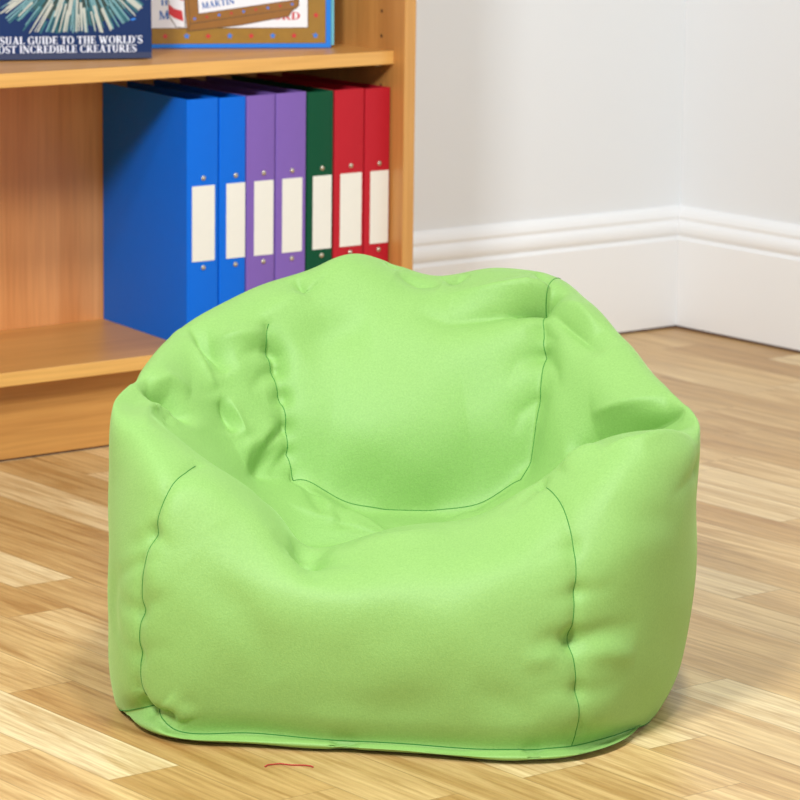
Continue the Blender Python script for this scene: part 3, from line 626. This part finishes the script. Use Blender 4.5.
FOLDS = [
    (0.005, 0.007, 10, [(-0.186, 0.077, 0.247), (-0.197, 0.059, 0.245), (-0.211, 0.039, 0.232), (-0.223, 0.034, 0.215), (-0.228, 0.03, 0.194), (-0.238, 0.032, 0.166), (-0.239, 0.025, 0.122), (-0.24, 0.026, 0.074), (-0.242, 0.037, 0.042)]),
    (0.005, 0.007, 10, [(0.123, 0.077, 0.235), (0.14, 0.033, 0.225), (0.152, 0.003, 0.197), (0.157, -0.015, 0.155), (0.155, -0.022, 0.112), (0.16, -0.022, 0.061), (0.163, -0.011, 0.024)]),
    (0.007, 0.009, 10, [(0.141, 0.363, 0.364), (0.131, 0.344, 0.346), (0.132, 0.324, 0.322), (0.129, 0.307, 0.285), (0.125, 0.295, 0.248), (0.12, 0.285, 0.208)]),
    (0.007, 0.009, 10, [(-0.134, 0.329, 0.332), (-0.124, 0.313, 0.301), (-0.118, 0.299, 0.269), (-0.114, 0.289, 0.241), (-0.101, 0.274, 0.197)]),
    (0.006, 0.009, 10, [(-0.101, 0.274, 0.196), (-0.081, 0.264, 0.18), (-0.056, 0.252, 0.172), (-0.017, 0.283, 0.159), (0.027, 0.283, 0.16), (0.069, 0.257, 0.172)]),
    (0.003, 0.006, 10, [(-0.128, 0.097, 0.213), (-0.102, 0.273, 0.197)]),
    (0.004, 0.009, 2, [(-0.228, 0.03, 0.192), (-0.239, 0.037, 0.183), (-0.256, 0.062, 0.174)]),
    (0.0032, 0.008, 2, [(-0.228, 0.03, 0.192), (-0.217, 0.022, 0.188), (-0.204, 0.016, 0.175)]),
    (0.0024, 0.007, 2, [(-0.238, 0.032, 0.164), (-0.255, 0.051, 0.151), (-0.267, 0.082, 0.126)]),
    (0.0032, 0.008, 2, [(-0.238, 0.023, 0.12), (-0.253, 0.047, 0.122), (-0.265, 0.076, 0.125)]),
    (0.0024, 0.008, 2, [(-0.238, 0.023, 0.12), (-0.221, 0.013, 0.135), (-0.203, 0.008, 0.142)]),
    (0.0024, 0.008, 2, [(-0.24, 0.025, 0.077), (-0.255, 0.048, 0.083), (-0.265, 0.072, 0.098)]),
    (0.002, 0.008, 2, [(-0.24, 0.026, 0.08), (-0.221, 0.012, 0.09), (-0.199, 0.004, 0.091)]),
    (-0.0024, 0.012, 1, [(-0.226, 0.021, 0.169), (-0.223, 0.016, 0.148), (-0.227, 0.016, 0.134)]),
    (0.0032, 0.014, 1, [(-0.262, 0.067, 0.158), (-0.265, 0.074, 0.118), (-0.26, 0.062, 0.084)]),
    (0.0249, 0.0115, 11, [(-0.247, 0.192, 0.285), (-0.236, 0.208, 0.286), (-0.223, 0.218, 0.279), (-0.21, 0.219, 0.264), (-0.204, 0.214, 0.252)]),
    (-0.0112, 0.0103, 11, [(-0.24, 0.103, 0.274), (-0.244, 0.179, 0.274), (-0.233, 0.2, 0.277), (-0.22, 0.207, 0.268), (-0.215, 0.196, 0.254)]),
    (-0.009, 0.0115, 11, [(-0.24, 0.216, 0.297), (-0.226, 0.236, 0.295), (-0.206, 0.247, 0.28)]),
    (0.0181, 0.012, 11, [(-0.213, 0.325, 0.331), (-0.198, 0.305, 0.317), (-0.185, 0.297, 0.305), (-0.173, 0.289, 0.29)]),
    (-0.0112, 0.0115, 11, [(-0.19, 0.31, 0.32), (-0.161, 0.317, 0.323), (-0.134, 0.326, 0.328)]),
    (-0.0112, 0.0115, 11, [(-0.215, 0.327, 0.331), (-0.207, 0.3, 0.317), (-0.194, 0.283, 0.295), (-0.184, 0.274, 0.277)]),
    (0.0163, 0.009, 11, [(-0.178, 0.272, 0.27), (-0.168, 0.265, 0.252), (-0.162, 0.258, 0.238)]),
    (-0.0109, 0.009, 11, [(-0.171, 0.277, 0.271), (-0.161, 0.271, 0.253), (-0.152, 0.263, 0.235)]),
    (0.0226, 0.0138, 11, [(-0.143, 0.095, 0.224), (-0.133, 0.256, 0.209), (-0.114, 0.283, 0.227)]),
    (-0.009, 0.0138, 11, [(-0.157, 0.247, 0.222), (-0.137, 0.269, 0.23), (-0.121, 0.288, 0.246)]),
    (0.0136, 0.0115, 12, [(-0.13, 0.319, 0.314), (-0.146, 0.311, 0.311), (-0.164, 0.302, 0.306)]),
    (0.0126, 0.006, 12, [(-0.122, 0.318, 0.308), (-0.14, 0.314, 0.313)]),
    (0.0145, 0.007, 12, [(-0.121, 0.31, 0.295), (-0.136, 0.303, 0.288), (-0.15, 0.289, 0.275)]),
    (0.0109, 0.006, 12, [(-0.117, 0.299, 0.268), (-0.131, 0.293, 0.265)]),
    (0.0109, 0.006, 12, [(-0.114, 0.288, 0.238), (-0.128, 0.274, 0.227), (-0.137, 0.256, 0.211)]),
    (0.009, 0.006, 12, [(-0.109, 0.282, 0.215), (-0.123, 0.261, 0.204)]),
    (0.0112, 0.0138, 11, [(-0.148, 0.247, 0.212), (-0.127, 0.256, 0.203), (-0.104, 0.273, 0.198)]),
    (0.0126, 0.006, 11, [(-0.111, 0.392, 0.37), (-0.103, 0.376, 0.367), (-0.093, 0.37, 0.36)]),
    (0.009, 0.0115, 12, [(-0.093, 0.372, 0.363), (-0.079, 0.393, 0.373), (-0.064, 0.412, 0.382)]),
    (0.0072, 0.005, 11, [(-0.022, 0.443, 0.38), (-0.012, 0.438, 0.377), (-0.002, 0.438, 0.374)]),
    (0.0072, 0.005, 11, [(0.037, 0.435, 0.369), (0.049, 0.412, 0.368), (0.063, 0.423, 0.372)]),
    (0.009, 0.0115, 11, [(-0.01, 0.421, 0.372), (0.015, 0.415, 0.365), (0.035, 0.41, 0.363)]),
    (0.0399, 0.009, 12, [(0.145, 0.372, 0.366), (0.133, 0.362, 0.362), (0.111, 0.362, 0.355), (0.094, 0.36, 0.349)]),
    (0.0318, 0.0138, 12, [(0.129, 0.36, 0.359), (0.108, 0.359, 0.351), (0.08, 0.358, 0.345), (0.042, 0.36, 0.336), (0.007, 0.374, 0.342)]),
    (-0.0226, 0.0115, 12, [(0.139, 0.378, 0.369), (0.114, 0.379, 0.366), (0.074, 0.382, 0.361), (0.035, 0.392, 0.355)]),
    (0.0109, 0.006, 11, [(0.131, 0.417, 0.376), (0.14, 0.397, 0.373), (0.146, 0.377, 0.368)]),
    (0.0158, 0.0138, 11, [(0.139, 0.352, 0.355), (0.154, 0.328, 0.343), (0.17, 0.306, 0.333), (0.193, 0.277, 0.319)]),
    (-0.0112, 0.0115, 11, [(0.149, 0.355, 0.361), (0.17, 0.336, 0.352), (0.19, 0.305, 0.336)]),
    (0.0072, 0.006, 12, [(0.132, 0.337, 0.337), (0.117, 0.335, 0.33)]),
    (0.0072, 0.006, 12, [(0.132, 0.33, 0.331), (0.148, 0.315, 0.324)]),
    (0.0112, 0.0103, 12, [(0.131, 0.318, 0.311), (0.144, 0.3, 0.297), (0.151, 0.278, 0.279)]),
    (0.009, 0.0115, 12, [(0.13, 0.321, 0.312), (0.111, 0.321, 0.302), (0.098, 0.31, 0.279)]),
    (0.009, 0.0103, 12, [(0.126, 0.301, 0.266), (0.113, 0.3, 0.254), (0.106, 0.295, 0.232)]),
    (0.029, 0.009, 11, [(0.156, 0.238, 0.228), (0.178, 0.225, 0.247), (0.203, 0.209, 0.256), (0.233, 0.194, 0.267), (0.262, 0.17, 0.284)]),
    (-0.0136, 0.0138, 11, [(0.178, 0.238, 0.265), (0.21, 0.22, 0.278), (0.247, 0.2, 0.29)]),
    (0.0068, 0.0115, 12, [(0.27, 0.104, 0.241), (0.252, 0.07, 0.231), (0.237, 0.05, 0.224)]),
    (-0.0136, 0.0115, 11, [(0.178, 0.07, 0.264), (0.215, 0.069, 0.27), (0.263, 0.108, 0.27)]),
    (-0.0112, 0.0115, 11, [(0.143, 0.074, 0.246), (0.165, 0.08, 0.259), (0.184, 0.082, 0.267)]),
    (0.0163, 0.014, 2, [(-0.084, 0.057, 0.177), (-0.082, 0.025, 0.17), (-0.078, -0.004, 0.155)]),
    (0.009, 0.01, 2, [(-0.082, 0.038, 0.175), (-0.056, 0.024, 0.171), (-0.027, 0.011, 0.172)]),
    (0.0072, 0.01, 2, [(-0.086, 0.041, 0.176), (-0.102, 0.039, 0.181), (-0.118, 0.04, 0.194)]),
    (-0.0054, 0.014, 1, [(-0.048, 0.053, 0.178), (-0.002, 0.042, 0.188), (0.043, 0.044, 0.191)]),
    (0.0054, 0.008, 2, [(0.123, 0.077, 0.234), (0.106, 0.058, 0.221), (0.088, 0.06, 0.209)]),
    (0.0068, 0.01, 2, [(0.154, -0.024, 0.11), (0.137, -0.029, 0.113), (0.114, -0.034, 0.109)]),
    (0.0068, 0.01, 2, [(0.157, -0.022, 0.11), (0.178, -0.01, 0.114), (0.216, 0.023, 0.115)]),
    (-0.0034, 0.01, 1, [(0.164, -0.019, 0.097), (0.187, -0.004, 0.096), (0.212, 0.024, 0.086)]),
    (-0.0026, 0.01, 1, [(0.141, -0.029, 0.1), (0.123, -0.033, 0.096), (0.105, -0.037, 0.095)]),
    (0.0026, 0.008, 2, [(0.157, -0.015, 0.154), (0.141, -0.021, 0.15), (0.118, -0.026, 0.147)]),
    (0.0026, 0.008, 2, [(0.158, -0.014, 0.154), (0.177, -0.007, 0.154), (0.197, 0.005, 0.159)]),
    (0.0026, 0.008, 2, [(0.153, 0, 0.193), (0.137, -0.001, 0.191), (0.114, -0.008, 0.181)]),
    (0.0026, 0.009, 2, [(0.16, -0.022, 0.064), (0.14, -0.031, 0.068), (0.111, -0.037, 0.06)]),
    (0.0026, 0.009, 2, [(0.161, -0.021, 0.062), (0.179, -0.009, 0.062), (0.203, 0.016, 0.065)]),
    (0.0017, 0.014, 1, [(0.061, -0.039, 0.069), (0.088, -0.039, 0.06), (0.124, -0.032, 0.045)]),
    (0.0087, 0.005, 11, [(-0.253, 0.079, 0.009), (-0.234, 0.047, 0.023), (-0.211, 0.023, 0.023), (-0.203, 0.021, 0.009)]),
    (0.0072, 0.009, 2, [(-0.232, 0.042, 0.025), (-0.238, 0.034, 0.04), (-0.247, 0.037, 0.056)]),
    (0.0058, 0.009, 2, [(-0.211, 0.023, 0.023), (-0.198, 0.011, 0.036), (-0.181, 0.007, 0.043)]),
    (-0.0058, 0.012, 1, [(-0.196, 0.018, 0.019), (-0.202, 0.015, 0.03), (-0.214, 0.017, 0.04)]),
    (0.0043, 0.005, 11, [(-0.063, -0.002, 0.009), (-0.049, -0.008, 0.008), (-0.036, -0.005, 0.01)]),
    (0.0043, 0.005, 11, [(0.108, -0.024, 0.01), (0.118, -0.026, 0.008), (0.13, -0.019, 0.01)]),
    (0.0043, 0.005, 11, [(0.148, -0.013, 0.008), (0.172, 0.002, 0.007), (0.196, 0.03, 0.006)]),
    (0.0036, 0.02, 1, [(-0.191, 0.013, 0.172), (-0.145, -0.003, 0.13), (-0.109, -0.009, 0.068)]),
    (0.0029, 0.02, 1, [(-0.165, 0.029, 0.205), (-0.109, -0.007, 0.15), (-0.046, -0.022, 0.127)]),
    (0.0029, 0.018, 1, [(-0.09, -0.012, 0.05), (-0.018, -0.021, 0.044), (0.053, -0.037, 0.059)]),
    (0.0029, 0.018, 1, [(0.186, 0.021, 0.23), (0.213, 0.023, 0.212), (0.253, 0.069, 0.202)]),
    (0.0036, 0.007, 1, [(-0.092, 0.269, 0.187), (-0.082, 0.247, 0.174), (-0.072, 0.228, 0.161)]),
    (0.0036, 0.007, 1, [(-0.07, 0.246, 0.172), (-0.06, 0.234, 0.163), (-0.054, 0.221, 0.153)]),
    (-0.0029, 0.008, 1, [(-0.083, 0.273, 0.182), (-0.07, 0.244, 0.171), (-0.062, 0.227, 0.159)]),
    (-0.0087, 0.05, 1, [(-0.072, 0.292, 0.226), (-0.003, 0.292, 0.217), (0.065, 0.294, 0.227)]),
    (0.0058, 0.02, 1, [(-0.103, 0.327, 0.308), (-0.074, 0.349, 0.325), (-0.035, 0.356, 0.329)])]
NU, NV = 30, 20
G = bag_grid(COLS, NU, NV)
G = apply_folds(G, FOLDS)
nu, nv = G.shape[:2]
rng = np.random.RandomState(3)
def smooth_noise(V, k):
    out = np.zeros(len(V))
    for f, a in k:
        for _ in range(4):
            d = rng.normal(size=3); d /= np.linalg.norm(d); out += a*np.sin(V@d*f*2*math.pi+rng.uniform(0, 6.28))
    return out
N = grid_normals(G)
dn = smooth_noise(G.reshape(-1, 3), [(5, 0.0005), (9, 0.0004), (17, 0.0002)]).reshape(nu, nv)
G = G+N*dn[:, :, None]
G[:, :, 2] = np.maximum(G[:, :, 2], 0.0006)
bag = thing('bean_bag_chair', 'lime green fabric bean bag chair with scooped seat on the wooden floor', 'bean bag', (1.84334276, 2.31219345, 0), -math.radians(38.48479324))
CI = dict(FL=0, FR=6, BR=11, BL=16)
n_cols = len(COLS)
def panel(name, j0, j1, i0=0, i1=None, closed=False):
    """part of the cover between two rows (and two seams)"""
    if closed: I = list(range(nu))+[0]
    else: I = [i % nu for i in range(i0, i1+1)]
    V = []; F = []; J = list(range(j0, j1+1)); idx = {}
    def vid(i, j):
        if j in (0, nv-1): key = ('pole', j)
        else: key = (i, j)
        if key not in idx: idx[key] = len(V); V.append(G[i, j])
        return idx[key]
    for a in range(len(I)-1):
        for j in J[:-1]:
            q = [vid(I[a], j), vid(I[a+1], j), vid(I[a+1], j+1), vid(I[a], j+1)]
            u = []
            for k in q:
                if k not in u: u.append(k)
            if len(u) > 2: F.append(tuple(u))
    return mesh_obj(name, V, F, M['bag'], bag, smooth=True)
jh, jr, js = ROWS['hem_seam']*NV, ROWS['rim']*NV, ROWS['seat_seam']*NV
iFL, iFR, iBR, iBL = (CI[k]*NU for k in ('FL', 'FR', 'BR', 'BL'))
panel('base_panel', 0, jh, closed=True)
panel('front_panel', jh, js, iFL, iFR)
panel('side_panel', jh, js, iFR, iBR)
panel('side_panel', jh, js, iBL, nu)
panel('back_panel', jh, jr, iBR, iBL)
panel('backrest_panel', jr, js, iBR, iBL)
panel('seat_panel', js, nv-1, closed=True)
N = grid_normals(G)
def seam_line(name, ij, lift=0.0001, r=0.00042):
    pts = [G[i % nu, j]+N[i % nu, j]*lift for i, j in ij]
    return tube(name, pts, r, M['thread'], bag, 5)
seam_line('seam', [(iFL, j) for j in range(jh, jr-1)])
seam_line('seam', [(iFR, j) for j in range(jh, jr-5)])
seam_line('seam', [(iBR, j) for j in range(jr-14, js+1)])
seam_line('seam', [(iBL, j) for j in range(jr+NV-1, js+1)])
seam_line('seam', [(i, js) for i in range(iBR, iBL+1)])
seam_line('hem_seam', [(i, jh) for i in range(0, nu+1)], r=0.0005)

# ------------------------------------------------------------------ a loose bit of red thread on the floor
pts = [(1.7154, 2.3438, 0.0008), (1.7206, 2.3464, 0.0008), (1.7313, 2.343, 0.0008), (1.7375, 2.3333, 0.0008), (1.7465, 2.326, 0.0008), (1.7493, 2.321, 0.0008), (1.749, 2.3175, 0.0008)]
rt = tube('loose_thread', pts, 0.0007, M['thread_red'], None, 6)
tag(rt, 'thin curved piece of red thread lying on the floor in front of the bean bag', 'thread')
